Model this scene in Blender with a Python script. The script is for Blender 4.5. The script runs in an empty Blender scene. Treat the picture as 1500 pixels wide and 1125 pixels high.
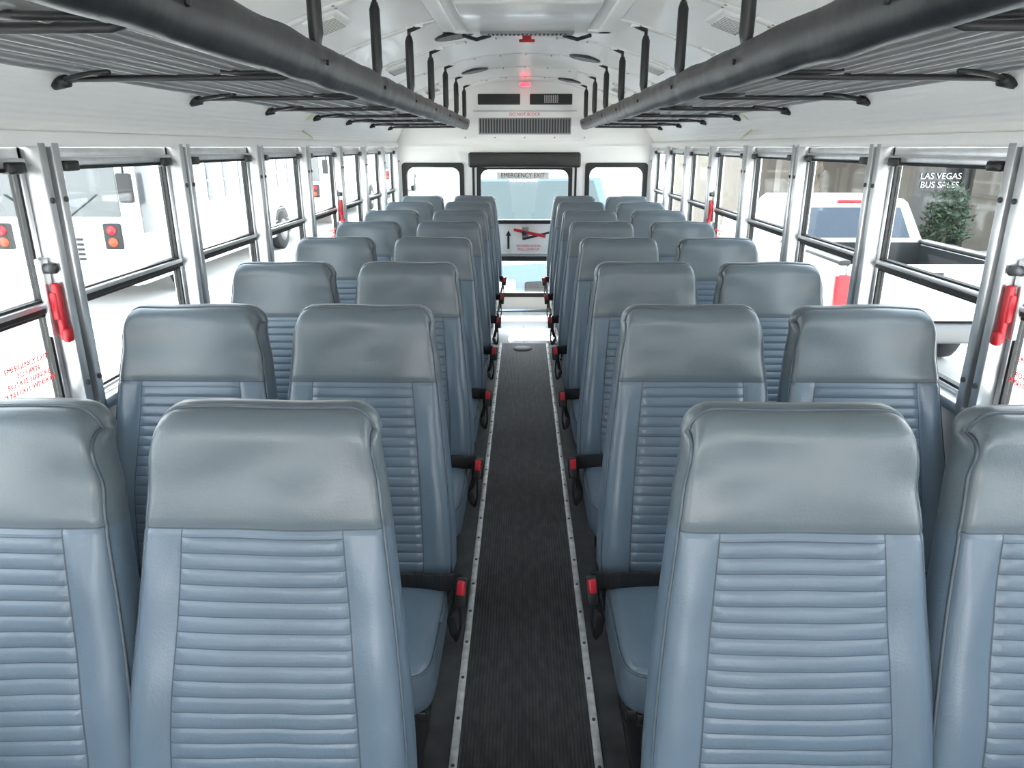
import bpy, bmesh, math, random
import numpy as np
from mathutils import Vector, Matrix, Euler, noise
random.seed(4)
S = bpy.context.scene
S.view_settings.view_transform = 'Standard'
S.view_settings.look = 'None'

# ------------------------------------------------------------------ materials
def mat(name, col, rough=0.5, metal=0.0, spec=0.5, noise=0.0, nscale=8.0, bump=0.0, bscale=200.0,
        emit=None, estr=0.0, wave=None, coat=0.0):
    m = bpy.data.materials.new(name); m.use_nodes = True
    nt = m.node_tree; n = nt.nodes; l = nt.links
    p = n['Principled BSDF']
    p.inputs['Base Color'].default_value = (*col, 1)
    p.inputs['Roughness'].default_value = rough
    p.inputs['Metallic'].default_value = metal
    p.inputs['Specular IOR Level'].default_value = spec
    p.inputs['Coat Weight'].default_value = coat
    tc = n.new('ShaderNodeTexCoord')
    if noise > 0:
        t = n.new('ShaderNodeTexNoise'); t.inputs['Scale'].default_value = nscale; t.inputs['Detail'].default_value = 5
        l.new(tc.outputs['Object'], t.inputs['Vector'])
        r = n.new('ShaderNodeMapRange'); r.inputs['From Min'].default_value = 0.3; r.inputs['From Max'].default_value = 0.7
        r.inputs['To Min'].default_value = 1 - noise; r.inputs['To Max'].default_value = 1 + noise
        l.new(t.outputs['Fac'], r.inputs['Value'])
        mx = n.new('ShaderNodeVectorMath'); mx.operation = 'SCALE'
        mx.inputs[0].default_value = col
        l.new(r.outputs['Result'], mx.inputs['Scale']); l.new(mx.outputs['Vector'], p.inputs['Base Color'])
    h = None
    if bump > 0:
        t2 = n.new('ShaderNodeTexNoise'); t2.inputs['Scale'].default_value = bscale; t2.inputs['Detail'].default_value = 3
        l.new(tc.outputs['Object'], t2.inputs['Vector']); h = t2.outputs['Fac']
    if wave:
        w = n.new('ShaderNodeTexWave'); w.bands_direction = wave[0]; w.inputs['Scale'].default_value = wave[1]
        w.inputs['Distortion'].default_value = 0
        l.new(tc.outputs['Object'], w.inputs['Vector']); h = w.outputs['Fac']; bump = wave[2]
    if h is not None:
        b = n.new('ShaderNodeBump'); b.inputs['Strength'].default_value = bump; b.inputs['Distance'].default_value = 0.004
        l.new(h, b.inputs['Height']); l.new(b.outputs['Normal'], p.inputs['Normal'])
    if emit:
        p.inputs['Emission Color'].default_value = (*emit, 1); p.inputs['Emission Strength'].default_value = estr
    return m

def glassmat(name, tint=(0.85, 0.9, 0.92), refl=0.07):
    m = bpy.data.materials.new(name); m.use_nodes = True
    nt = m.node_tree; n = nt.nodes; l = nt.links
    n.remove(n['Principled BSDF'])
    out = n['Material Output']
    t = n.new('ShaderNodeBsdfTransparent'); t.inputs['Color'].default_value = (*tint, 1)
    g = n.new('ShaderNodeBsdfGlossy'); g.inputs['Roughness'].default_value = 0.03
    mx = n.new('ShaderNodeMixShader'); mx.inputs[0].default_value = refl
    l.new(t.outputs[0], mx.inputs[1]); l.new(g.outputs[0], mx.inputs[2]); l.new(mx.outputs[0], out.inputs['Surface'])
    return m

M = dict(
 vinyl = mat('seat_vinyl', (0.122, 0.168, 0.218), 0.32, spec=0.6, noise=0.07, nscale=5, bump=0.12, bscale=260),
 vinyl_shaded = mat('seat_vinyl_shaded', (0.120, 0.149, 0.170), 0.32, spec=0.6, noise=0.07, nscale=5, bump=0.12, bscale=260),  # same seat vinyl, greyed and darkened to paint in the headrest's shading
 stitch_shade = mat('seat_stitch_shade', (0.060, 0.082, 0.105), 0.6),  # seam thread tone, also paints the shade inside seams and pleat grooves
 pipe = mat('seat_piping', (0.080, 0.105, 0.13), 0.35),
 blackm = mat('black_metal', (0.012, 0.012, 0.013), 0.45),
 belt = mat('belt_webbing', (0.008, 0.009, 0.012), 0.7, wave=('X', 60, 0.3)),
 plast = mat('black_plastic', (0.015, 0.015, 0.016), 0.4),
 redp = mat('red_plastic', (0.50, 0.010, 0.022), 0.4),
 pad = mat('rack_black_vinyl', (0.014, 0.014, 0.015), 0.38, bump=0.6, bscale=14, noise=0.2, nscale=4),
 rod = mat('rack_rod_grey', (0.22, 0.22, 0.225), 0.35, metal=0.3),
 alu = mat('aluminium', (0.70, 0.71, 0.72), 0.34, metal=0.85, noise=0.12, nscale=12),
 aludark = mat('aluminium_dark', (0.10, 0.10, 0.10), 0.5, metal=0.4),  # darker aluminium tone for post gaps, screw heads and latch pivots
 gasket = mat('rubber_gasket', (0.012, 0.012, 0.012), 0.6),
 white = mat('white_paint', (0.86, 0.85, 0.83), 0.30, spec=0.5, noise=0.02, nscale=3, coat=0.2),
 ribbed = mat('ribbed_white_panel', (0.84, 0.83, 0.81), 0.40, wave=('Z', 22, 0.25)),
 wall = mat('wall_grey_panel', (0.60, 0.60, 0.60), 0.45, noise=0.05),
 floorm = mat('floor_dark_vinyl', (0.055, 0.056, 0.058), 0.45, noise=0.4, nscale=12),
 floor_glare = mat('rear_floor_glare_sheet', (0.75, 0.75, 0.73), 0.35, metal=0.2, noise=0.05),  # near-white colour carries the sunlit glare on the rear floor
 runner = None,
 strip = mat('aisle_trim_metal', (0.75, 0.75, 0.75), 0.42, metal=0.5, noise=0.25, nscale=30),
 grille = mat('dark_grille', (0.03, 0.03, 0.03), 0.5),
 louver = mat('louver_grey', (0.30, 0.30, 0.30), 0.45),
 redl = mat('red_lamp', (0.8, 0.02, 0.03), 0.3, emit=(1, 0.03, 0.05), estr=6),
 redtext = mat('red_ink', (0.75, 0.03, 0.03), 0.5),
 blacktext = mat('black_ink', (0.01, 0.01, 0.01), 0.5),
 whitetext = mat('white_ink', (0.75, 0.75, 0.75), 0.5),
 lens = mat('lamp_lens', (0.75, 0.75, 0.72), 0.3),
 cord = mat('cord_cream', (0.65, 0.62, 0.42), 0.5),
 glass = glassmat('window_glass', (0.86, 0.88, 0.88), 0.05),
 # exterior
 ground = mat('concrete', (0.52, 0.51, 0.49), 0.8, noise=0.12, nscale=0.8),
 carwhite = mat('vehicle_white', (0.80, 0.81, 0.82), 0.3, coat=0.3),
 carglass = mat('vehicle_glass', (0.02, 0.03, 0.04), 0.08, spec=0.6),
 carglassb = mat('vehicle_glass_blue', (0.03, 0.045, 0.065), 0.15, spec=0.4),
 carglassc = mat('bus_windshield_glass', (0.05, 0.06, 0.065), 0.08, spec=1.0),
 tyre = mat('tyre', (0.01, 0.01, 0.01), 0.8),
 hub = mat('wheel_hub', (0.12, 0.12, 0.12), 0.4, metal=0.6),
 amber = mat('amber_lens', (0.40, 0.05, 0.01), 0.3),
 redlens = mat('red_lens', (0.35, 0.006, 0.012), 0.25),
 bedliner = mat('bed_liner', (0.010, 0.012, 0.013), 0.7),
 stucco = mat('stucco_beige', (0.10, 0.088, 0.072), 0.85, noise=0.1, nscale=3),
 shopglass = mat('storefront_glass', (0.010, 0.012, 0.013), 0.12),
 vanglass = mat('van_windshield', (0.035, 0.050, 0.045), 0.10, spec=0.8),
 bark = mat('palm_bark', (0.07, 0.052, 0.035), 0.9, noise=0.5, nscale=9, bump=0.8, bscale=12),
 leaf = mat('leaf_green', (0.016, 0.032, 0.010), 0.6, noise=0.4, nscale=5),
 vanblue = mat('van_blue_grey', (0.10, 0.145, 0.20), 0.3, coat=0.2),
)
def runner_mat():
    m = mat('ribbed_rubber_runner', (0.02, 0.02, 0.02), 0.5)
    nt = m.node_tree; n = nt.nodes; l = nt.links; p = n['Principled BSDF']
    tc = n.new('ShaderNodeTexCoord')
    w = n.new('ShaderNodeTexWave'); w.bands_direction = 'X'; w.inputs['Scale'].default_value = 32
    l.new(tc.outputs['Object'], w.inputs['Vector'])
    ns = n.new('ShaderNodeTexNoise'); ns.inputs['Scale'].default_value = 26; ns.inputs['Detail'].default_value = 6
    mp = n.new('ShaderNodeMapping'); mp.inputs['Scale'].default_value = (1.6, 0.5, 1)
    l.new(tc.outputs['Object'], mp.inputs['Vector']); l.new(mp.outputs[0], ns.inputs['Vector'])
    cr = n.new('ShaderNodeValToRGB'); cr.color_ramp.elements[0].position = 0.40; cr.color_ramp.elements[0].color = (0.036, 0.038, 0.041, 1)
    cr.color_ramp.elements[1].position = 0.8; cr.color_ramp.elements[1].color = (0.095, 0.092, 0.088, 1)
    l.new(ns.outputs['Fac'], cr.inputs[0])
    mx = n.new('ShaderNodeMix'); mx.data_type = 'RGBA'; mx.blend_type = 'MULTIPLY'; mx.inputs[0].default_value = 0.45
    l.new(cr.outputs[0], mx.inputs[6]); l.new(w.outputs['Color'], mx.inputs[7]); l.new(mx.outputs[2], p.inputs['Base Color'])
    b = n.new('ShaderNodeBump'); b.inputs['Strength'].default_value = 0.45; b.inputs['Distance'].default_value = 0.003
    l.new(w.outputs['Fac'], b.inputs['Height']); l.new(b.outputs[0], p.inputs['Normal'])
    return m
M['runner'] = runner_mat()

# ------------------------------------------------------------------ mesh builder
class B:
    def __init__(s): s.v = []; s.f = []; s.m = []; s.sm = []; s.mats = []
    def mi(s, k):
        if k not in s.mats: s.mats.append(k)
        return s.mats.index(k)
    def add(s, vs, fs, k, smooth=False):
        o = len(s.v); s.v += [tuple(v) for v in vs]
        for i, f in enumerate(fs):
            s.f.append(tuple(o + a for a in f))
            kk = k[i] if isinstance(k, list) else k
            s.m.append(s.mi(kk)); s.sm.append(smooth)
    def box(s, lo, hi, k, bev=0.0, seg=2, mx=None, smooth=False):
        bm = bmesh.new(); bmesh.ops.create_cube(bm, size=1)
        lo = Vector(lo); hi = Vector(hi); c = (lo + hi) / 2; d = hi - lo
        for v in bm.verts: v.co = Vector((v.co.x * d.x, v.co.y * d.y, v.co.z * d.z))
        if bev > 0: bmesh.ops.bevel(bm, geom=bm.edges[:], offset=bev, segments=seg, profile=0.5, affect='EDGES')
        bm.verts.index_update()
        vs = []
        for v in bm.verts:
            p = v.co.copy()
            if mx is not None: p = mx @ p
            vs.append(p + c)
        s.add(vs, [[v.index for v in f.verts] for f in bm.faces], k, smooth or bev > 0)
        bm.free()
    def tube(s, pts, r, k, n=8, cap=True, ry=None):
        pts = [Vector(p) for p in pts]; vs = []; fs = []
        up = None
        for i, p in enumerate(pts):
            a = pts[max(0, i - 1)]; b = pts[min(len(pts) - 1, i + 1)]
            d = (b - a)
            if d.length < 1e-9: d = Vector((0, 0, 1))
            d.normalize()
            if up is None:
                up = Vector((0, 0, 1)) if abs(d.z) < 0.9 else Vector((1, 0, 0))
            x = d.cross(up)
            if x.length < 1e-4: x = d.orthogonal()
            x.normalize(); y = x.cross(d).normalized(); up = y
            rr = r[i] if isinstance(r, (list, tuple)) else r
            r2 = rr if ry is None else ry
            for j in range(n):
                t = 2 * math.pi * j / n
                vs.append(p + x * math.cos(t) * rr + y * math.sin(t) * r2)
        for i in range(len(pts) - 1):
            for j in range(n):
                a = i * n + j; b = i * n + (j + 1) % n
                fs.append((a, b, b + n, a + n))
        if cap:
            fs.append(tuple(range(n - 1, -1, -1))); fs.append(tuple((len(pts) - 1) * n + j for j in range(n)))
        s.add(vs, fs, k, True)
    def cyl(s, p0, p1, r, k, n=24): s.tube([p0, p1], r, k, n)
    def prism(s, poly, axis, a, b, k, smooth=False):
        n = len(poly); vs = []
        for t in (a, b):
            for (p, q) in poly:
                vs.append({'x': (t, p, q), 'y': (p, t, q), 'z': (p, q, t)}[axis])
        fs = [(i, (i + 1) % n, n + (i + 1) % n, n + i) for i in range(n)]
        fs += [tuple(range(n - 1, -1, -1)), tuple(range(n, 2 * n))]
        s.add(vs, fs, k, smooth)
    def ring(s, ox, oz, w, h, ro, wi, hi, ri, y0, y1, k, plane='y', n=8):
        def rr(w, h, r):
            o = []
            for cx, cz, a0 in ((w/2-r, h/2-r, 0), (-w/2+r, h/2-r, 90), (-w/2+r, -h/2+r, 180), (w/2-r, -h/2+r, 270)):
                for i in range(n + 1):
                    a = math.radians(a0 + 90 * i / n); o.append((cx + r*math.cos(a), cz + r*math.sin(a)))
            return o
        O = rr(w, h, ro); I = rr(wi, hi, ri); N = len(O)
        vs = []
        for loop, t in ((O, y0), (I, y0), (I, y1), (O, y1)):
            for p in loop:
                q = (ox + p[0], t, oz + p[1]) if plane == 'y' else (t, ox + p[0], oz + p[1])
                vs.append(q)
        fs = []
        for a in range(4):
            b = (a + 1) % 4
            for i in range(N):
                j = (i + 1) % N
                fs.append((a*N + i, a*N + j, b*N + j, b*N + i))
        s.add(vs, fs, k)
    def panel(s, u, v, holes, t0, t1, k, axis='y'):
        us = sorted(set([*u] + [x for h in holes for x in h[:2]])); vs_ = sorted(set([*v] + [x for h in holes for x in h[2:]]))
        for i in range(len(us) - 1):
            for j in range(len(vs_) - 1):
                cu = (us[i] + us[i+1]) / 2; cv = (vs_[j] + vs_[j+1]) / 2
                if cv < v[0]: continue
                if any(h[0] < cu < h[1] and h[2] < cv < h[3] for h in holes): continue
                if axis == 'y': s.box((us[i], t0, vs_[j]), (us[i+1], t1, vs_[j+1]), k)
                else: s.box((t0, us[i], vs_[j]), (t1, us[i+1], vs_[j+1]), k)
    def done(s, name, loc=None, center=True, normals=True):
        me = bpy.data.meshes.new(name)
        if loc is None:
            if center:
                a = np.array(s.v); c = (a.min(0) + a.max(0)) / 2; c = Vector(c)
            else: c = Vector((0, 0, 0))
            me.from_pydata([tuple(Vector(v) - c) for v in s.v], [], s.f); loc = c
        else: me.from_pydata(s.v, [], s.f)
        for k in s.mats: me.materials.append(M[k])
        for i, p in enumerate(me.polygons): p.material_index = s.m[i]; p.use_smooth = s.sm[i]
        me.update()
        if normals:
            bm = bmesh.new(); bm.from_mesh(me); bmesh.ops.recalc_face_normals(bm, faces=bm.faces[:]); bm.to_mesh(me); bm.free()
        ob = bpy.data.objects.new(name, me); S.collection.objects.link(ob); ob.location = loc
        return ob

def parent(ch, pa):
    bpy.context.view_layer.update()
    ch.parent = pa; ch.matrix_parent_inverse = pa.matrix_world.inverted()

def text(name, body, loc, rot, size, m, par=None, ext=0.0008, align='CENTER', sx=1.0):
    c = bpy.data.curves.new(name, 'FONT'); c.body = body; c.size = size; c.align_x = align; c.align_y = 'CENTER'; c.extrude = ext
    c.materials.append(M[m])
    o = bpy.data.objects.new(name, c); S.collection.objects.link(o); o.location = loc; o.rotation_euler = rot; o.scale = (sx, 1, 1)
    if par: parent(o, par)
    return o

# ------------------------------------------------------------------ dimensions
W = 1.16; YR = 6.73; YF = -2.2; SILL = 0.86; WTOP = 1.50; MID = 1.13
ST = [1.75 + 0.71 * k for k in range(-5, 7)]       # window post stations
CP = [(0, 2.02), (0.2, 2.01), (0.35, 1.988), (0.47, 1.955), (0.6, 1.915), (0.7, 1.88), (0.8, 1.838), (0.9, 1.785), (0.97, 1.74), (1.03, 1.69), (1.075, 1.645), (1.11, 1.595), (1.14, 1.55), (1.15, 1.52)]
def zc(x): return float(np.interp(abs(x), [p[0] for p in CP], [p[1] for p in CP]))

# ------------------------------------------------------------------ ceiling
b = B()
prof = [(-x, z) for x, z in reversed(CP)] + CP[1:]
def sweep(off0, off1, y0, y1, sel, k):
    for i in range(len(prof) - 1):
        (xa, za), (xb, zb) = prof[i], prof[i+1]
        if not sel((xa + xb) / 2): continue
        def nrm(i):
            a = prof[max(0, i-1)]; c = prof[min(len(prof)-1, i+1)]
            d = Vector((c[0]-a[0], c[1]-a[1])).normalized(); return Vector((-d.y, d.x))  # outward/up
        na, nb = nrm(i), nrm(i+1)
        P = [(xa + na.x*off0, za + na.y*off0), (xb + nb.x*off0, zb + nb.y*off0), (xb + nb.x*off1, zb + nb.y*off1), (xa + na.x*off1, za + na.y*off1)]
        b.prism(P, 'y', y0, y1, k, True)
def strip(off, y0, y1, k, rng):
    vs = []; fs = []
    for i in rng:
        a = prof[max(0, i-1)]; c = prof[min(len(prof)-1, i+1)]
        d = Vector((c[0]-a[0], c[1]-a[1])).normalized()
        x = prof[i][0] - d.y*off; z = prof[i][1] + d.x*off
        vs += [(x, y0, z), (x, y1, z)]
    for j in range(len(rng) - 1): fs.append((2*j, 2*j+1, 2*j+3, 2*j+2))
    b.add(vs, fs, k, True)
N = len(prof)
lo = 4
strip(0, YF, YR + .04, 'white', list(range(lo, N - lo)))
strip(0, YF, YR + .04, 'ribbed', list(range(0, lo + 1)))
strip(0, YF, YR + .04, 'ribbed', list(range(N - lo - 1, N)))
strip(0.05, YF, YR + .04, 'white', list(range(N)))
for y in ST:
    sweep(-0.004, 0.0, y - 0.03, y + 0.03, lambda x: abs(x) < 1.0, 'white')
    for x in np.arange(-0.9, 0.91, 0.15):
        for dy in (-0.02, 0.02):
            z = zc(x) - 0.005
            b.box((x - .004, y + dy - .004, z - .002), (x + .004, y + dy + .004, z + .002), 'louver')
ceiling = b.done('ceiling', center=False, normals=False)

def on_ceiling(x):
    e = 0.02; s_ = (zc(x + e) - zc(x - e)) / (2 * e); return zc(x), math.atan(s_)
for (x, y) in ((-0.335, 3.62), (0.34, 4.5), (-0.34, 5.2), (0.34, 5.95), (0.34, 2.3)):
    b = B(); z, a = on_ceiling(x); R = Matrix.Rotation(-a, 3, 'Y')
    pts = []
    for r_, zz in ((0.095, 0.004), (0.09, -0.012), (0.075, -0.014)):
        pts.append((r_, zz))
    vs = []; fs = []; n = 28
    for r_, zz in pts:
        for j in range(n):
            t = 2*math.pi*j/n; vs.append(R @ Vector((r_*math.cos(t), r_*math.sin(t), zz)))
    for i in range(2):
        for j in range(n): fs.append((i*n+j, i*n+(j+1) % n, (i+1)*n+(j+1) % n, (i+1)*n+j))
    b.add(vs, fs, 'grille', True)
    vs = [R @ Vector((0.076*math.cos(2*math.pi*j/n), 0.076*math.sin(2*math.pi*j/n), -0.010)) for j in range(n)]
    b.add(vs, [tuple(range(n))], 'grille')
    for q in range(-4, 5):
        hw_ = math.sqrt(max(0, 0.074**2 - (q*0.016)**2))
        b.box(Vector((-hw_, q*.016 - .002, -.014)), Vector((hw_, q*.016 + .002, -.011)), 'louver', mx=R)
    b.done('ceiling_speaker', loc=(x, y, z))
for y in (2.6, 4.05, 5.5):
    for sx in (-1, 1):
        x = sx * 0.66; z, a = on_ceiling(x); R = Matrix.Rotation(-a, 3, 'Y')
        b = B(); b.box((-.06, -.11, -.012), (.06, .11, .006), 'white', .006, mx=R)
        b.box((-.045, -.09, -.02), (.045, .09, -.008), 'lens', .006, mx=R)
        for q in range(-4, 5): b.box((-.045, q*.02-.0015, -.0215), (.045, q*.02+.0015, -.0185), 'louver', mx=R)
        b.done('ceiling_light', loc=(x, y, z))
# roof hatch
b = B()
hx, hy0, hy1 = 0.37, 2.62, 3.5
b.box((-hx, hy0, 1.975), (-hx + .06, hy1, 2.0), 'white', .006); b.box((hx - .06, hy0, 1.975), (hx, hy1, 2.0), 'white', .006)
b.box((-hx, hy0, 1.975), (hx, hy0 + .06, 2.0), 'white', .006); b.box((-hx, hy1 - .06, 1.975), (hx, hy1, 2.0), 'white', .006)
b.box((-hx + .06, hy0 + .06, 1.985), (hx - .06, hy1 - .06, 2.0), 'lens')
b.box((-.26, hy0 + .12, 1.965), (.26, hy1 - .12, 1.99), 'white', .01)
b.box((-.20, hy1 - .16, 1.955), (.20, hy1 - .10, 1.97), 'louver', .005)
for q in range(-9, 10): b.box((q*.018 - .004, hy1 - .15, 1.952), (q*.018 + .004, hy1 - .11, 1.958), 'grille')
b.box((-.13, hy1 - .065, 1.963), (.13, hy1 - .04, 1.976), 'louver', .004)
b.cyl((0, hy1 - .05, 1.975), (0, hy1 - .05, 1.94), .020, 'redp', 14); b.box((-.035, hy1 - .060, 1.935), (.035, hy1 - .042, 1.947), 'redp', .004)
for sx in (-1, 1):
    b.tube([(sx*.16, hy1 - .03, 1.965), (sx*.22, hy1 - .06, 1.945), (sx*.28, hy1 - .03, 1.965)], .008, 'blackm')
hatch = b.done('roof_hatch')
for sx in (-1, 1):
    b = B(); y = 3.78
    pts = [(sx*(1.10 - .035*math.sin(t*1.1)), y + .03*math.sin(t*1.7), 1.68 - .020*t) for t in np.linspace(0, 7, 24)]
    b.tube(pts, .005, 'cord', 6); b.done('ceiling_pull_cord')

# ------------------------------------------------------------------ floor
b = B()
b.box((-W, YF, -0.06), (W, YR, 0.0), 'floorm')
floor = b.done('floor')
b = B(); b.box((-.178, YF + .02, 0.0), (.178, 5.56, 0.004), 'runner')
b.cyl((-.01, 5.40, 0.004), (-.01, 5.40, 0.008), .075, 'louver', 28)
b.done('aisle_runner')
b = B(); b.box((-.46, 5.56, 0.0), (.46, YR - .03, 0.006), 'floor_glare', .002)  # added pale sheet, stands in for sunlight and reflection on the light rear floor
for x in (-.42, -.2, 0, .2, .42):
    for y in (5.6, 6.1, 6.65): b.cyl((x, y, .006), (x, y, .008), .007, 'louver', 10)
b.done('rear_floor_glare_sheet')
for i, sx in enumerate((-1, 1)):
    b = B()
    b.box((sx*.186 - .011, YF + .02, 0.0), (sx*.186 + .011, 5.55, 0.009), 'strip', .003)
    y = YF + .1
    while y < 5.5:
        b.cyl((sx*.186, y, .009), (sx*.186, y, .0115), .005, 'aludark', 8); y += .16
    b.done('trim_%d' % (i + 1))

# ------------------------------------------------------------------ side walls + windows
wn = 0
for sx, nm in ((-1, 'left'), (1, 'right')):
    b = B()
    X0, X1 = sorted((sx*W, sx*(W + .05)))
    b.box((X0, YF, -0.06), (X1, YR + .04, SILL), 'wall')
    b.box((X0, YF, WTOP + .02), (X1, YR + .04, 1.60), 'ribbed')
    a0, a1 = sorted((sx*(W - .035), sx*W))
    b.box((a0, YF, SILL - .03), (a1, YR, SILL), 'alu', .004)
    b.box((a0, YF, WTOP), (a1, YR, WTOP + .035), 'white', .004)
    b.box((a0, YF, 0), (a1, YR, .10), 'blackm')
    for st in ST + [YR - .05]:
        for (o0, o1, k, dp) in ((-.040, -.011, 'alu', .036), (-.011, .011, 'aludark', .010), (.011, .040, 'alu', .036)):
            q0, q1 = sorted((sx*(W - dp), sx*(W + .045)))
            b.box((q0, st + o0, SILL - .02), (q1, st + o1, WTOP + .01), k, .003 if k == 'alu' else 0)
        for z in (.93, 1.38):
            for dy in (-.026, .026):
                b.cyl((sx*(W - .036), st + dy, z), (sx*(W - .040), st + dy, z), .007, 'aludark', 10)
        for z in np.arange(.90, 1.49, .045):
            b.cyl((sx*(W - .010), st, z), (sx*(W - .014), st, z), .004, 'louver', 6)
    wall = b.done('wall_' + nm)
    edges = ST + [YR - .05]
    for i in range(len(edges) - 1):
        wn += 1
        y0 = edges[i] + .042; y1 = edges[i+1] - .042; yc = (y0 + y1) / 2; w = y1 - y0
        b = B()
        fx0, fx1 = sorted((sx*(W + .005), sx*(W + .035)))
        f = .014
        for (p, q, r, s_) in ((y0, y0 + f, SILL, WTOP), (y1 - f, y1, SILL, WTOP), (y0, y1, SILL, SILL + f), (y0, y1, WTOP - .03, WTOP)):
            b.box((fx0, p, r), (fx1, q, s_), 'alu', .002)
        g = .008
        gx0, gx1 = sorted((sx*(W + .010), sx*(W + .030)))
        for (za, zb) in ((MID + .012, WTOP - .035), (SILL + f, MID - .012)):
            for (p, q, r, s_) in ((y0 + f, y0 + f + g, za, zb), (y1 - f - g, y1 - f, za, zb), (y0 + f, y1 - f, za, za + g), (y0 + f, y1 - f, zb - g, zb)):
                b.box((gx0, p, r), (gx1, q, s_), 'gasket')
            b.box((sx*(W + .020) - .002, y0 + f + g, za + g), (sx*(W + .020) + .002, y1 - f - g, zb - g), 'glass')
        mx0, mx1 = sorted((sx*(W - .002), sx*(W + .030)))
        b.box((mx0, y0 + f, MID - .010), (mx1, y1 - f, MID + .002), 'gasket', .002)
        b.box((mx0, y0 + f, MID + .002), (mx1, y1 - f, MID + .014), 'alu', .001)
        r0, r1 = sorted((sx*(W - .012), sx*(W + .02)))
        b.box((r0, y0 + f, WTOP - .046), (r1, y1 - f, WTOP - .024), 'alu', .003)
        b.box((r0, y0 + f, WTOP - .054), (r1, y1 - f, WTOP - .046), 'gasket', .001)
        for yy in (y0 + .06, y1 - .06):
            r0, r1 = sorted((sx*(W - .024), sx*(W + .0)))
            b.box((r0, yy - .03, WTOP - .058), (r1, yy + .03, WTOP - .032), 'plast', .005)
        wob = b.done('window_%d' % wn)
        if i in (4, 8):
            text('exit_lettering', 'EMERGENCY EXIT\nTO OPEN\nROTATE HANDLE\nPUSH OUT WINDOW', (sx*(W + .012), y1 - .12, .99), (math.radians(90), 0, math.radians(90 if sx < 0 else -90)), .019, 'redtext', wob)
            st = y1 - .018
            def bx(d0, d1, ya, yb, z0, z1, k, bev=.004, mx=None):
                q0, q1 = sorted((sx*(W - d0), sx*(W - d1))); L_.box((q0, ya, z0), (q1, yb, z1), k, bev, mx=mx)
            L_ = B()
            bx(-.005, .010, st - .016, st + .016, 1.06, 1.25, 'alu')
            bx(.010, .030, st - .012, st + .012, 1.10, 1.17, 'redp', .006)
            bx(.016, .034, st - .009, st + .009, 1.05, 1.19, 'redp', .005)
            bx(.024, .042, st - .012, st + .012, 1.045, 1.08, 'redp', .006)
            L_.cyl((sx*(W - .008), st, 1.225), (sx*(W - .035), st, 1.225), .012, 'aludark', 14)
            lo_ = L_.done('latch_handle'); parent(lo_, wob)

# ------------------------------------------------------------------ rear wall, door
b = B()
holes = [(-.47, .47, -1, 1.44), (-1.08, -.57, .92, 1.34), (.57, 1.08, .92, 1.34)]
b.panel((-W, W), (-0.06, 1.5), holes, YR, YR + .05, 'white')
pts = [(x, z) for x, z in prof]
b.prism([(-W, 1.5)] + pts + [(W, 1.5)], 'y', YR, YR + .05, 'white')
b.prism([(-1.10, 1.50), (-1.10, 1.512), (1.10, 1.512), (1.10, 1.5)], 'y', YR - .012, YR, 'white')
rear = b.done('wall_rear')
for sx in (-1, 1):
    wn += 1
    b = B()
    b.ring(sx*.825, 1.13, .56, .47, .03, .48, .39, .07, YR - .014, YR + .052, 'gasket')
    b.box((sx*.825 - .26, YR + .02, .92), (sx*.825 + .26, YR + .024, 1.34), 'glass')
    b.done('window_%d' % wn)
b = B()
b.panel((-.455, .455), (0.03, 1.43), [(-.40, .40, .86, 1.31), (-.36, .36, .18, .50)], YR - .01, YR + .035, 'white')
b.ring(0, 1.085, .86, .51, .03, .79, .44, .07, YR - .024, YR + .04, 'gasket')
b.ring(0, .34, .78, .38, .03, .70, .30, .05, YR - .024, YR + .04, 'gasket')
b.box((-.41, YR + .01, .85), (.41, YR + .014, 1.32), 'glass'); b.box((-.37, YR + .01, .17), (.37, YR + .014, .51), 'glass')
b.ring(0, .72, .94, 1.46, .02, .90, 1.42, .02, YR - .016, YR + .0, 'gasket')
b.box((-.25, YR + .006, 1.225), (.22, YR + .0095, 1.285), 'lens')
b.box((-.44, YR - .022, .535), (.44, YR - .008, .555), 'louver', .003)
b.box((-.20, YR - .013, .575), (.22, YR - .010, .64), 'whitetext')
b.box((-.02, YR - .05, .70), (.04, YR - .01, .80), 'louver', .006)
R = Matrix.Rotation(math.radians(12), 3, 'Y')
b.box((-.10, YR - .075, .738), (.20, YR - .05, .765), 'redp', .008, mx=R)
R2 = Matrix.Rotation(math.radians(-14), 3, 'Y')
b.box((-.02, YR - .06, .715), (.24, YR - .045, .735), 'blackm', .006, mx=R2)
b.cyl((.0, YR - .08, .75), (.0, YR - .01, .75), .022, 'blackm', 16)
b.prism([(-.155, .60), (-.135, .60), (-.135, .72), (-.12, .72), (-.145, .77), (-.17, .72), (-.155, .72)], 'y', YR - .016, YR - .01, 'blacktext')
door = b.done('door_1')
rt = (math.radians(90), 0, 0)
text('exit_lettering', 'EMERGENCY EXIT', (-.015, YR + .004, 1.255), rt, .056, 'blacktext', door, sx=.88)
text('instruction_lettering', 'TO OPEN DOOR\nPULL LEVER UP', (.04, YR - .014, .612), rt, .03, 'redtext', door)
text('instruction_small', 'EXIT ONLY IN\nEMERGENCY', (.28, YR + .006, 1.26), rt, .018, 'blacktext', door)
b = B(); b.box((-.50, YR - .075, 1.325), (.50, YR - .026, 1.455), 'pad', .02, 4)
b.done('door_header_pad')

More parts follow.
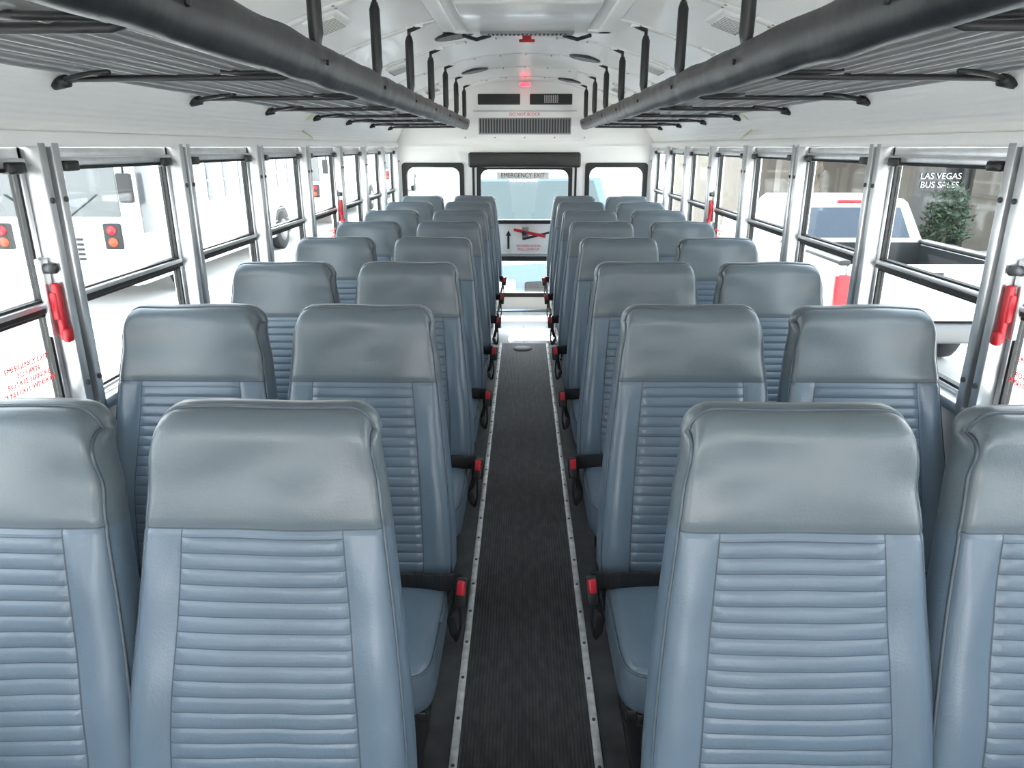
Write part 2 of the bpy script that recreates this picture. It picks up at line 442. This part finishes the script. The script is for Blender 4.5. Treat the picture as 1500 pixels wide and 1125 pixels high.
# AC unit
b = B()
poly = [(-.54, 1.56), (-.53, 1.55), (.53, 1.55), (.54, 1.56)] + [(x, zc(x) - .001) for x in (.54, .47, .35, .2, 0, -.2, -.35, -.47, -.54)]
b.prism(poly, 'y', 6.36, YR, 'white')
for cx in (-.215, .215):
    b.box((cx - .175, 6.350, 1.832), (cx + .175, 6.362, 1.915), 'grille', .004)
    for q in range(6):
        b.box((cx - .165, 6.344, 1.842 + q*.0125), (cx + .165, 6.352, 1.845 + q*.0125), 'plast')
for q in range(7): b.box((.16 + q*.018, 6.342, 1.845), (.164 + q*.018, 6.35, 1.905), 'lens')
for q in range(4): b.box((.16, 6.342, 1.85 + q*.015), (.27, 6.35, 1.853 + q*.015), 'lens')
b.box((-.385, 6.350, 1.60), (.385, 6.362, 1.73), 'louver', .004)
for q in range(33):
    x = -.37 + q*.0231
    b.box((x - .006, 6.345, 1.61), (x + .006, 6.352, 1.72), 'grille')
b.box((-.43, 6.352, 1.78), (.43, 6.361, 1.786), 'louver')
for x in (-.5, -.25, 0, .25, .5):
    b.cyl((x, 6.36, 1.575), (x, 6.355, 1.575), .006, 'louver', 8)
ac = b.done('rear_ac_unit')
text('ac_lettering', 'DO NOT BLOCK', (0, 6.357, 1.757), rt, .034, 'redtext', ac)
b = B(); b.box((-.05, 6.30, 1.972), (.05, 6.345, 2.0), 'white', .006); b.box((-.04, 6.288, 1.968), (.04, 6.304, 1.992), 'redl', .004)
b.done('red_marker_lamp')

# front bulkhead behind camera (windshield surround)
b = B()
b.panel((-W - .05, W + .05), (-0.06, 2.0), [(-1.0, 1.0, .80, 1.72)], YF - .05, YF, 'white')
b.done('wall_front')

# ------------------------------------------------------------------ luggage racks
for sx in (-1, 1):
    b = B()
    xb = sx*.487; y0, y1 = .15, 6.30
    ys = np.linspace(y0, y1, 260)
    sec = [(-.020, .034), (.004, .037), (.026, .032), (.032, .018), (.030, -.002), (.022, -.026), (.010, -.044), (-.004, -.049), (-.018, -.044), (-.030, -.022), (-.034, 0), (-.032, .022)]
    n = len(sec); vs = []; fs = []
    for i, y in enumerate(ys):
        j1 = .0012*math.sin(y*9.1) + .0010*math.sin(y*23 + sx); near = min(abs(y - s_) for s_ in ST)
        pinch = 1 - .10*math.exp(-(near/.035)**2) + .03*math.sin(y*31 + 2*math.sin(y*7))
        for (cx, cz) in sec:
            q = 1 + .10*noise.noise(Vector((y*9, cx*30, cz*30 + sx*5)))
            vs.append((xb - sx*cx*pinch*q, y, 1.683 + cz*(1 + .03*math.sin(y*17 + cx*60)) + j1))
    for i in range(len(ys) - 1):
        for j in range(n): fs.append((i*n+j, i*n+(j+1) % n, (i+1)*n+(j+1) % n, (i+1)*n+j))
    fs += [tuple(range(n)), tuple((len(ys)-1)*n + j for j in range(n))]
    b.add(vs, fs, 'pad', True)
    for st in ST:
        if st > y0: b.cyl((xb - sx*.030, st, 1.68), (xb - sx*.036, st, 1.68), .006, 'blackm', 8)
    for xr in (.56, .64, .72, .80, .88, .96, 1.03):
        b.tube([(sx*xr, y0, 1.664), (sx*xr, y1, 1.664)], .0105, 'rod', 10)
    for st in ST:
        if st < y0: continue
        b.tube([(sx*.50, st, 1.668), (sx*.56, st, 1.650), (sx*1.03, st, 1.647), (sx*1.078, st, 1.640)], .0075, 'blackm', 10)
        b.tube([(sx*1.05, st, 1.643), (sx*1.085, st, 1.636)], .014, 'plast', 10)
        b.tube([(sx*.52, st - .02, 1.66), (sx*.62, st - .09, 1.650), (sx*.66, st - .10, 1.652)], .006, 'blackm', 8)
        b.tube([(sx*.90, st - .10, 1.652), (sx*.96, st - .08, 1.650), (sx*1.05, st - .01, 1.645)], .006, 'blackm', 8)
        zt = zc(.475)
        b.tube([(sx*.478, st, 1.70), (sx*.478, st, 1.72), (sx*.476, st, 1.74), (sx*.476, st, zt - .05), (sx*.475, st, zt - .03)], [.008, .013, .0165, .0165, .010], 'pad', 12)
        b.tube([(sx*.475, st, zt - .035), (sx*.475, st, zt - .008), (sx*.47, st, zt)], .007, 'blackm', 8)
        b.tube([(sx*.475, st, zt - .012), (sx*.43, st, zt + .006)], .008, 'blackm', 8)
        b.box((sx*.45 - .035, st - .02, zc(.45) - .006), (sx*.45 + .035, st + .02, zc(.45) + .004), 'white', .002)
    b.done('luggage_rack')

# ------------------------------------------------------------------ seats
RC = math.radians(13); L = .735; T = .105; Z0 = .385
pf = np.polyfit([0, .1, .2, .35, .54, .64, .735], [.230, .231, .228, .214, .194, .183, .174], 4)
def hw(h): return float(np.polyval(pf, h))
HS = .540; PP = .0262
def sm(a, b_, x):
    t = min(1, max(0, (x - a) / (b_ - a))); return t*t*(3 - 2*t)
def seat_rows():
    pan = HS - .014
    h = pan
    rows = [(HS - .0014), (HS + .0014), HS - .007, HS + .008, HS + .02, HS + .04, HS + .06, HS + .08, HS + .10, HS + .125, HS + .145]
    g = []
    while h > 0.03:
        g.append(h); rows += [h - .0009, h + .0009, h + .0035, h - .0035, h - PP*.35, h - PP*.65]; h -= PP
    rows += [0, L - .042, L - .03, L - .02, L - .012, L - .006, L - .002, L]
    rows = sorted(set(round(r, 5) for r in rows if 0 <= r <= L))
    return rows, g
ROWS, GR = seat_rows()
UH = [0, .1, .2, .3, .4, .5, .58, .65, .674, .686, .71, .76, .83, .90, .94, .97, .99, 1.0]
US = [-u for u in reversed(UH[1:])] + UH
def seat_back(b, cx, wob):
    nu, nr = len(US), len(ROWS)
    P = []
    rr = .036
    for h in ROWS:
        for u in US:
            w = hw(h); x = w*u; au = abs(u)
            wt = hw(L); xx = abs(wt*u); drop = 0
            if xx > wt - rr: drop = rr*(1 - math.sqrt(max(0, 1 - ((xx - (wt - rr))/rr)**2)))
            drop += .004*(1 - math.cos(math.pi*u))*.25 + .002*math.sin(4*u + wob)
            hh = h - drop*sm(HS + .04, L, h)
            t = 0.0
            de = (1 - au)*w
            re = .013
            if de < re: t += re*(1 - math.sqrt(max(0, 1 - (1 - de/re)**2)))
            dt = L - h; rt_ = .042
            if dt < rt_: t += rt_*(1 - math.sqrt(max(0, 1 - (1 - dt/rt_)**2)))*.95
            below = 1 - sm(HS - .008, HS + .005, h)
            t -= .009*sm(.70, .84, au)*(1 - sm(.88, 1.0, au))*(1 - sm(HS - .12, HS, h))*sm(0, .1, h)
            ab = sm(HS - .002, HS + .05, h)
            t -= ab*.004*(1 - .35*au*au)
            t += ab*.009*math.exp(-((h - (HS + .09 + .02*math.sin(u*2 + wob)))/.04)**2)*(.6 + .4*math.cos(u*4 + wob))
            t += .010*math.exp(-((h - HS - .06)/.06)**2)*sm(.5, 1, au)*.6
            inner = min(1, de/.03)*min(1, dt/.03)
            t += inner*.0070*noise.noise(Vector((x*9 + wob*7, h*9, wob)))*(1 if ab > .5 else .7)
            if au <= .68:
                q = (GR[0] - h) / PP
                if q > -.02 and below > .5:
                    t -= .0027*abs(math.sin(math.pi*q))**.33 * (1 - sm(.64, .68, au)*.8)
            if .67 < au < .69: t += .0028*below
            if abs(h - HS) < .002: t += .0032
            if any(abs(h - g) < .0010 for g in GR) and au < .66: t += .0010
            t -= .018*math.exp(-((h - .22)/.16)**2)*(1 - .4*au*au)
            t += .005*math.sin(3*u + wob)*math.sin(h*9 + wob)
            P.append((x, t, hh))
    faces = []; mats = []
    for i in range(nr - 1):
        hm = (ROWS[i] + ROWS[i+1]) / 2
        for j in range(nu - 1):
            um = abs(US[j] + US[j+1]) / 2
            k = 'vinyl_shaded' if hm > HS else 'vinyl'
            if abs(hm - HS) < .0012: k = 'stitch_shade'
            elif hm < GR[0] + .002 and um < .68 and any(abs(hm - g) < .0007 for g in GR): k = 'stitch_shade'
            elif .673 < um < .687 and hm < HS: k = 'stitch_shade'
            faces.append((i*nu + j, i*nu + j + 1, (i+1)*nu + j + 1, (i+1)*nu + j)); mats.append(k)
    loop = [i*nu for i in range(nr)] + [(nr-1)*nu + j for j in range(1, nu)] + [i*nu + nu - 1 for i in range(nr - 2, -1, -1)] + [j for j in range(nu - 2, 0, -1)]
    m = len(loop)
    base = [P[i] for i in loop]
    nr2 = []
    for i in range(m):
        a = base[(i-1) % m]; c = base[(i+1) % m]; d = Vector((c[0]-a[0], c[2]-a[2]))
        if d.length < 1e-7: d = Vector((0, 1))
        d.normalize(); nr2.append(Vector((-d.y, d.x)))
    prev = loop
    for fr, out in ((.06, .003), (.2, .008), (.45, .011), (.7, .006), (.88, -.006), (1.0, -.024)):
        cur = []
        for i in range(m):
            x, t, h = base[i]; nn = nr2[i]
            o = out if h > .02 else min(out, 0)
            P.append((x + nn.x*o, t + (T - t)*fr, max(0, h + nn.y*o))); cur.append(len(P) - 1)
        for i in range(m):
            j = (i + 1) % m; faces.append((prev[i], prev[j], cur[j], cur[i]))
            mats.append('vinyl_shaded' if base[i][2] > HS else 'vinyl')
        prev = cur
    faces.append(tuple(prev)); mats.append('vinyl')
    def tr(p):
        x, t, h = p
        return (cx + x, h*math.sin(RC) + t*math.cos(RC), Z0 + h*math.cos(RC) - t*math.sin(RC))
    b.add([tr(p) for p in P], faces, mats, True)
    pp = [tr((base[i][0] + nr2[i].x*.0015, base[i][1] + .001, base[i][2] + nr2[i].y*.0015)) for i in range(nr + nu - 1 + nr - 1)]
    pp2 = [pp[0]]
    for q in pp[1:]:
        if (Vector(q) - Vector(pp2[-1])).length > .006: pp2.append(q)
    b.tube(pp2, .0034, 'pipe', 6)

CZ = .265
def cushion(b, cx):
    w, d, th = .224, .43, .13
    vs = []; fs = []
    lv = [(0, .93, .96), (.012, .99, .985), (.04, 1.0, 1.0), (.085, 1.0, 1.0), (.108, .985, .985), (.121, .95, .96), (.128, .88, .92), (.132, .6, .7), (.134, .2, .3)]
    for z, sw, sd in lv:
        for j in range(64):
            t = 2*math.pi*j/64; c, s_ = math.cos(t), math.sin(t)
            x = w*sw*math.copysign(abs(c)**.28, c); y = d/2*sd*math.copysign(abs(s_)**.28, s_)
            vs.append((cx + x, -.165 + y, CZ + z + .015*(-(y)/d)))
    for i in range(len(lv) - 1):
        for j in range(64): fs.append((i*64+j, i*64+(j+1) % 64, (i+1)*64+(j+1) % 64, (i+1)*64+j))
    fs += [tuple(range(64)), tuple((len(lv)-1)*64 + j for j in range(64))]
    b.add(vs, fs, 'vinyl', True)
    pts = []
    for j in range(65):
        t = 2*math.pi*j/64; c, s_ = math.cos(t), math.sin(t)
        y = d/2*.985*math.copysign(abs(s_)**.28, s_)
        pts.append((cx + w*.985*math.copysign(abs(c)**.28, c), -.165 + y, CZ + .111 + .015*(-y/d)))
    b.tube(pts, .0035, 'pipe', 6)

def bench(side):
    b = B(); s = side
    for i, cx in enumerate((.436, .892)):
        seat_back(b, s*cx, .7 + i*1.9 + (s > 0)*1.1); cushion(b, s*cx)
    for yy in (-.33, -.02):
        b.box((min(s*.23, s*1.11), yy - .015, CZ - .03), (max(s*.23, s*1.11), yy + .015, CZ), 'blackm', .004)
    for xx in (.27, 1.06):
        b.box((s*xx - .018, -.36, CZ - .03), (s*xx + .018, .03, CZ + .001), 'blackm', .004)
    x = s*.31
    b.prism([(-.30, CZ - .02), (-.02, CZ - .02), (-.08, .15), (-.06, .02), (-.02, .0), (-.34, .0), (-.28, .02), (-.24, .15)], 'x', x - .012, x + .012, 'blackm')
    b.box((x - .045, -.36, 0), (x + .045, .0, .012), 'blackm', .003)
    for yy in (-.32, -.04): b.cyl((x + .028, yy, .012), (x + .028, yy, .02), .009, 'louver', 8)
    for xx in (.25, .66, 1.07):
        b.box((s*xx - .012, .02, CZ - .02), (s*xx + .012, .07, .45), 'blackm', .004)
    b.box((min(s*1.08, s*1.12), -.34, CZ - .045), (max(s*1.08, s*1.12), .0, CZ - .005), 'blackm', .004)
    def buckle(x, y, z, ang):
        R = Euler((math.radians(-20), 0, ang)).to_matrix()
        b.box((x - .015, y - .010, z - .042), (x + .015, y + .010, z + .032), 'plast', .005, mx=R)
        b.box((x - .0105, y - .0125, z - .010), (x + .0105, y + .0125, z + .028), 'redp', .004, mx=R)
    def strap(pts, hw_=.023, th=.003):
        b.tube(pts, th, 'belt', 8, ry=hw_)
    zb = .408
    strap([(s*.37, -.035, zb), (s*.29, -.04, zb + .006), (s*.225, -.045, zb + .004), (s*.192, -.035, zb), (s*.184, -.01, zb - .02), (s*.188, .01, zb - .07), (s*.205, .02, .27)], .026)
    buckle(s*.170, -.060, zb - .01, s*.2)
    strap([(s*.182, -.05, zb - .04), (s*.178, -.03, .33), (s*.176, -.04, .28), (s*.184, -.05, .24), (s*.196, -.03, .24), (s*.208, .0, .27)], .014)
    strap([(s*.60, -.035, zb + .01), (s*.66, -.045, zb + .016), (s*.72, -.035, zb + .01)])
    buckle(s*.655, -.09, zb + .006, .3)
    strap([(s*1.0, -.035, zb + .01), (s*1.06, -.04, zb + .014), (s*1.10, -.02, zb - .01)])
    ob = b.done('double_bus_seat', loc=(0, 0, 0))
    return ob
rows = [.90, 1.675] + [.915 + .76*i for i in range(2, 8)]
for side in (-1, 1):
    o = bench(side)
    o.location = (0, rows[0], 0)
    for y in rows[1:]:
        c = o.copy(); S.collection.objects.link(c); c.location = (0, y + random.uniform(-.012, .012), 0)
        c.name = 'double_bus_seat'

# ------------------------------------------------------------------ exterior
G = -1.08
b = B(); b.box((-80, -40, G - .1), (80, 120, G), 'ground'); b.done('ground')

def wheel(b, x, y, r, w=.25, k='hub'):
    s = 1 if x > 0 else -1
    b.tube([(x - s*w, y, r), (x - s*w*.9, y, r), (x - s*.03, y, r), (x, y, r)], [r*.94, r, r, r*.92], 'tyre', 28)
    b.tube([(x - s*.02, y, r), (x + s*.005, y, r), (x + s*.03, y, r)], [r*.58, r*.56, r*.25], k, 20)
def coach(loc, rot, Lb=10.5, name='parked_bus'):
    b = B(); hwid = 1.22
    sec = [(-hwid, .38), (-hwid - .0, 2.3), (-1.17, 2.72), (-1.02, 2.93), (-.7, 3.04), (0, 3.08), (.7, 3.04), (1.02, 2.93), (1.17, 2.72), (hwid, 2.3), (hwid, .38)]
    b.prism(sec, 'y', .12, Lb, 'carwhite')
    sec2 = [(x*.97, .4 + (z - .4)*.985) for x, z in sec]
    b.prism(sec2, 'y', .0, .12, 'carwhite')
    for sx in (-1, 1):
        b.box((min(sx*.03, sx*1.08), -.02, 1.50), (max(sx*.03, sx*1.08), .02, 2.40), 'carglassc', .015)
        b.tube([(sx*.2, -.03, 1.47), (sx*.75, -.04, 1.85)], .012, 'gasket', 6)
        b.box((sx*.90 - .15, -.04, .98), (sx*.90 + .15, .01, 1.40), 'gasket', .03)
        b.cyl((sx*.90, -.02, 1.29), (sx*.90, -.06, 1.29), .075, 'redlens', 20)
        b.cyl((sx*.90, -.02, 1.10), (sx*.90, -.06, 1.10), .075, 'amber', 20)
        b.cyl((sx*.55, -.02, .95), (sx*.55, -.05, .95), .10, 'lens', 20)
        b.tube([(sx*1.1, .02, 2.4), (sx*1.4, -.35, 2.45), (sx*1.42, -.38, 2.2)], .018, 'gasket', 8)
        b.box((sx*1.42 - .12, -.42, 1.75), (sx*1.42 + .12, -.34, 2.2), 'gasket', .03)
        y = .35
        b.box((min(sx*1.20, sx*1.235), y, 1.2), (max(sx*1.20, sx*1.235), y + .75, 2.3), 'carglassc', .01)
        y = 1.35
        while y < Lb - .8:
            b.box((min(sx*1.20, sx*1.235), y, 1.55), (max(sx*1.20, sx*1.235), y + .74, 2.28), 'carglassc', .01)
            b.box((min(sx*1.20, sx*1.24), y, 1.93), (max(sx*1.20, sx*1.24), y + .74, 1.96), 'carwhite')
            y += .86
        for z in (.75, 1.05, 1.42): b.box((min(sx*1.21, sx*1.232), .3, z), (max(sx*1.21, sx*1.232), Lb - .1, z + .025), 'louver', .003)
        for yy in (1.9, Lb - 3.0):
            arch = [(yy + .62*math.cos(a), .5 + .62*math.sin(a)) for a in np.linspace(0, math.pi, 16)] + [(yy - .62, .375), (yy + .62, .375)]
            b.prism(arch, 'x', min(sx*1.19, sx*1.225), max(sx*1.19, sx*1.225), 'gasket')
            wheel(b, sx*1.24, yy, .5)
    b.box((-.75, -.03, 2.5), (.75, .02, 2.8), 'carglass', .01)
    b.box((-1.2, -.12, .40), (1.2, .05, .66), 'carwhite', .04)
    for q in range(5): b.box((-.38, -.03, .80 + q*.08), (.38, .01, .84 + q*.08), 'gasket')
    for x in (-.9, -.3, 0, .3, .9): b.box((x - .05, .08, 3.02 if abs(x) < .5 else 2.93), (x + .05, .16, 3.1 if abs(x) < .5 else 3.02), 'amber', .01)
    o = b.done(name, loc=(loc[0], loc[1], G)); o.rotation_euler = (0, 0, rot); return o
coach((-7.6, 11.8, 0), 0)
coach((-7.8, 24.5, 0), 0)
coach((-13.5, 17, 0), 0)
coach((-7.9, 38.5, 0), 0)

def pickup(loc, rot):
    b = B()
    w = 1.0
    for sx in (-1, 1):
        b.box((min(sx*.88, sx*w), .05, .55), (max(sx*.88, sx*w), 1.95, 1.36), 'carwhite', .03)
        b.box((min(sx*.86, sx*w*.99), .03, 1.34), (max(sx*.86, sx*w*.99), 1.96, 1.40), 'gasket', .02)
        b.box((sx*.93 - .075, -.02, .86), (sx*.93 + .075, .10, 1.24), 'redlens', .02)
        arch = [(1.15 + .50*math.cos(a), .5 + .50*math.sin(a)) for a in np.linspace(0, math.pi, 16)] + [(.65, .4), (1.65, .4)]
        b.prism(arch, 'x', min(sx*.9, sx*1.005), max(sx*.9, sx*1.005), 'gasket')
        arch = [(y + 3.55, z) for y, z in arch]
        b.prism(arch, 'x', min(sx*.9, sx*1.005), max(sx*.9, sx*1.005), 'gasket')
        wheel(b, sx*1.0, 1.15, .40); wheel(b, sx*1.0, 4.7, .40)
    b.box((-.88, .1, .6), (.88, 1.95, .80), 'bedliner')
    b.box((-.885, .1, .75), (-.875, 1.93, 1.33), 'bedliner'); b.box((.875, .1, .75), (.885, 1.93, 1.33), 'bedliner')
    b.box((-.88, .02, .72), (.88, .09, 1.35), 'carwhite', .02); b.box((-.87, .09, .8), (.87, .1, 1.33), 'bedliner')
    b.box((-.16, .0, 1.18), (.16, .025, 1.27), 'gasket', .01)
    b.box((-.98, -.14, .50), (.98, .05, .70), 'hub', .03)
    b.box((-.88, 1.90, .7), (.88, 1.97, 1.36), 'bedliner')
    prof_ = [(1.97, .45), (5.55, .45), (5.68, .6), (5.68, 1.05), (5.55, 1.22), (4.2, 1.36), (1.97, 1.38)]
    b.prism(prof_, 'x', -w, w, 'carwhite')
    lo_ = [(-.94, 1.98), (.94, 1.98), (.94, 4.25), (-.94, 4.25)]; hi_ = [(-.76, 2.18), (.76, 2.18), (.76, 3.6), (-.76, 3.6)]
    z0, z1 = 1.36, 1.86
    vs = [(x, y, z0) for x, y in lo_] + [(x, y, z1) for x, y in hi_]
    top = [(x*.93, 2.89 + (y - 2.89)*.93, z1 + .05) for x, y in hi_]
    vs += top
    fs = [(i, (i+1) % 4, 4 + (i+1) % 4, 4 + i) for i in range(4)] + [(4+i, 4+(i+1) % 4, 8+(i+1) % 4, 8+i) for i in range(4)] + [(8, 9, 10, 11)]
    b.add(vs, fs, 'carwhite')
    def quad(ia, ib, u0, u1, v0, v1, k, off):
        A, B_, C, D = [Vector(vs[i]) for i in (ia, ib, ib + 4, ia + 4)]
        def pt(u, v): return (A*(1-u) + B_*u)*(1-v) + (D*(1-u) + C*u)*v
        nn = (B_ - A).cross(D - A).normalized()*off
        b.add([pt(u0, v0) + nn, pt(u1, v0) + nn, pt(u1, v1) + nn, pt(u0, v1) + nn], [(0, 1, 2, 3)], k)
    quad(0, 1, .08, .92, .10, .88, 'carglassb', .006)
    quad(1, 2, .05, .38, .12, .88, 'carglass', .006); quad(1, 2, .42, .86, .12, .88, 'carglass', .006)
    quad(2, 3, .06, .94, .10, .92, 'carglass', .006)
    quad(3, 0, .14, .58, .12, .88, 'carglass', .006); quad(3, 0, .62, .95, .12, .88, 'carglass', .006)
    b.box((-.2, 2.14, z1), (.2, 2.19, z1 + .04), 'redlens', .01)
    for sx in (-1, 1): b.box((sx*1.12 - .12, 3.85, 1.35), (sx*1.12 + .12, 3.97, 1.6), 'carwhite', .04)
    b.box((-.9, 5.62, .7), (.9, 5.72, 1.05), 'hub', .02)
    o = b.done('pickup_truck', loc=(loc[0], loc[1], G)); o.rotation_euler = (0, 0, rot); return o
pickup((4.45, 7.9, 0), math.radians(0))

b = B()
pf_ = [(.0, .35), (.0, .95), (.15, 1.15), (.85, 1.32), (1.55, 2.15), (1.9, 2.3), (5.4, 2.3), (5.5, .35)]
b.prism(pf_, 'x', -.98, .98, 'vanblue')
def vw(u0, u1, k, t0, t1):
    A = Vector((0, .85, 1.32)); C = Vector((0, 1.55, 2.15)); n_ = Vector((0, -.76, .64))*.012
    b.add([Vector((u0, 0, 0)) + A.lerp(C, t0) + n_, Vector((u1, 0, 0)) + A.lerp(C, t0) + n_, Vector((u1*.95, 0, 0)) + A.lerp(C, t1) + n_, Vector((u0*.95, 0, 0)) + A.lerp(C, t1) + n_], [(0, 1, 2, 3)], k)
vw(-.9, .9, 'vanglass', .06, .95)
for sx in (-1, 1):
    b.box((sx*.8 - .14, -.02, .72), (sx*.8 + .14, .12, .98), 'lens', .04)
    b.prism([(1.1, 1.38), (1.65, 2.05), (2.3, 2.05), (2.3, 1.38)], 'x', min(sx*.97, sx*.99), max(sx*.97, sx*.99), 'carglass')
    b.box((sx*1.12 - .1, 1.1, 1.35), (sx*1.12 + .1, 1.2, 1.65), 'gasket', .03)
    wheel(b, sx*.99, .95, .36); wheel(b, sx*.99, 4.3, .36)
    b.tube([(sx*.1, .86, 1.36), (sx*.6, 1.05, 1.60)], .012, 'gasket', 6)
b.box((-.55, -.03, .62), (.55, .02, .95), 'gasket', .03); b.box((-.95, -.08, .35), (.95, .1, .58), 'gasket', .04)
vo = b.done('cargo_van', loc=(.55, 9.2, G)); vo.rotation_euler = (0, 0, math.radians(14))

# shop building
b = B()
bx0, bx1, by, bh = 5.6, 24, 19.0, 4.6
b.panel((bx0, bx1), (G, G + bh), [(9.9, 11.4, G, G + 3.0), (12.1, 15.6, G + .3, G + 3.0)], by, by + .3, 'stucco')
b.box((9.9, by + .2, G), (11.4, by + .24, G + 3.0), 'shopglass'); b.box((12.1, by + .2, G + .3), (15.6, by + .24, G + 3.0), 'shopglass')
for x in (9.9, 11.4, 12.1, 13.3, 14.5, 15.6): b.box((x - .03, by + .12, G), (x + .03, by + .2, G + 3.0), 'blackm')
b.box((bx0, by - 1.6, G + 3.1), (bx1, by, G + 3.4), 'stucco')
for x in (6.2, 8.5, 11.9, 16): b.box((x - .2, by - 1.5, G), (x + .2, by - 1.1, G + 3.1), 'stucco', .02)
b.box((bx0, by + .3, G), (bx1, by + 9, G + bh), 'stucco')
shop = b.done('shop_building')
text('shop_sign_lettering', 'LAS VEGAS\nBUS SALES', (10.65, by + .17, .68), rt, .215, 'whitetext', shop, ext=.004)
for (px, py, hh, rr_) in ((5.6, 15.0, 5.0, .26), (7.4, 15.4, 4.2, .22)):
    b = B(); pts = []; rad = []
    for i in range(40):
        t = i/39; pts.append((.1*math.sin(t*2), 0, t*hh)); rad.append(rr_*(1.1 - .25*t) * (1.12 if i % 2 else .93))
    b.tube(pts, rad, 'bark', 14)
    for i in range(26):
        a = random.uniform(0, 6.28); el = random.uniform(-.7, 1.0); ln = random.uniform(1.1, 1.5)
        P = []
        for q in range(9):
            t = q/8; rdist = ln*t; P.append(Vector((math.cos(a)*rdist*math.cos(el*.6), math.sin(a)*rdist*math.cos(el*.6), hh + math.sin(el)*rdist - .7*t*t*ln*.6)))
        b.tube(P, .015, 'leaf', 5)
        sd = Vector((-math.sin(a), math.cos(a), 0))
        for q in range(1, 9):
            for s_ in (-1, 1):
                p = P[q]; d = (P[q] - P[q-1]).normalized()
                tip = p + sd*s_*.35 + d*.25 - Vector((0, 0, .12))
                b.add([p, p + d*.07, tip], [(0, 1, 2)], 'leaf')
    for i in range(60):
        a = random.uniform(0, 6.28); z = random.uniform(hh*.3, hh); r0 = rr_*1.0
        p = Vector((math.cos(a)*r0, math.sin(a)*r0, z)); tip = p + Vector((math.cos(a)*.16, math.sin(a)*.16, .22)); sd = Vector((-math.sin(a), math.cos(a), 0))*.06
        b.add([p - sd, p + sd, tip], [(0, 1, 2)], 'bark')
    b.done('palm_tree', loc=(px, py, G), normals=False)
b = B()
for i in range(1100):
    a = random.uniform(0, 6.28); e = random.uniform(-.2, 1.4); r_ = random.uniform(.2, .55)
    p = Vector((math.cos(a)*math.cos(e)*r_, math.sin(a)*math.cos(e)*r_, .75 + math.sin(e)*r_*2.0))
    d = Vector((random.uniform(-1, 1), random.uniform(-1, 1), random.uniform(-.3, 1))).normalized()*.16; q = d.orthogonal().normalized()*.03
    b.add([p, p + d*.5 + q, p + d, p + d*.5 - q], [(0, 1, 2, 3)], 'leaf')
b.tube([(0, 0, .0), (0, 0, .5), (0, 0, .52)], [.22, .30, .28], 'stucco', 20)
b.tube([(0, 0, .4), (0, 0, .9)], .04, 'bark', 8)
b.done('potted_shrub', loc=(9.3, 16.2, G), normals=False)

# ------------------------------------------------------------------ light
w = bpy.data.worlds.new('sky'); S.world = w; w.use_nodes = True
nt = w.node_tree; bg = nt.nodes['Background']
tc = nt.nodes.new('ShaderNodeTexCoord'); sp = nt.nodes.new('ShaderNodeSeparateXYZ'); cr = nt.nodes.new('ShaderNodeValToRGB')
nt.links.new(tc.outputs['Generated'], sp.inputs[0]); nt.links.new(sp.outputs['Z'], cr.inputs[0]); nt.links.new(cr.outputs[0], bg.inputs['Color'])
cr.color_ramp.elements[0].color = (1.0, .99, .97, 1); cr.color_ramp.elements[1].color = (.72, .86, 1.0, 1); cr.color_ramp.elements[1].position = .8
bg.inputs['Strength'].default_value = 8.4
sun = bpy.data.lights.new('sun', 'SUN'); sun.energy = 34; sun.angle = .01; sun.color = (1, .95, .88)
so = bpy.data.objects.new('sun', sun); S.collection.objects.link(so)
el = math.radians(48); az = math.radians(8)
d = Vector((math.sin(az)*math.cos(el), -math.cos(az)*math.cos(el), -math.sin(el)))
so.rotation_euler = d.to_track_quat('-Z', 'Y').to_euler(); so.location = (0, 20, 20)

cam = bpy.data.cameras.new('camera'); co = bpy.data.objects.new('camera', cam); S.collection.objects.link(co)
cam.sensor_width = 36; cam.lens = 25.2; cam.clip_start = .02; cam.clip_end = 500
co.location = (-.015, 0, 1.5); co.rotation_euler = (math.radians(90 - 18.3), 0, math.radians(.83))
S.camera = co
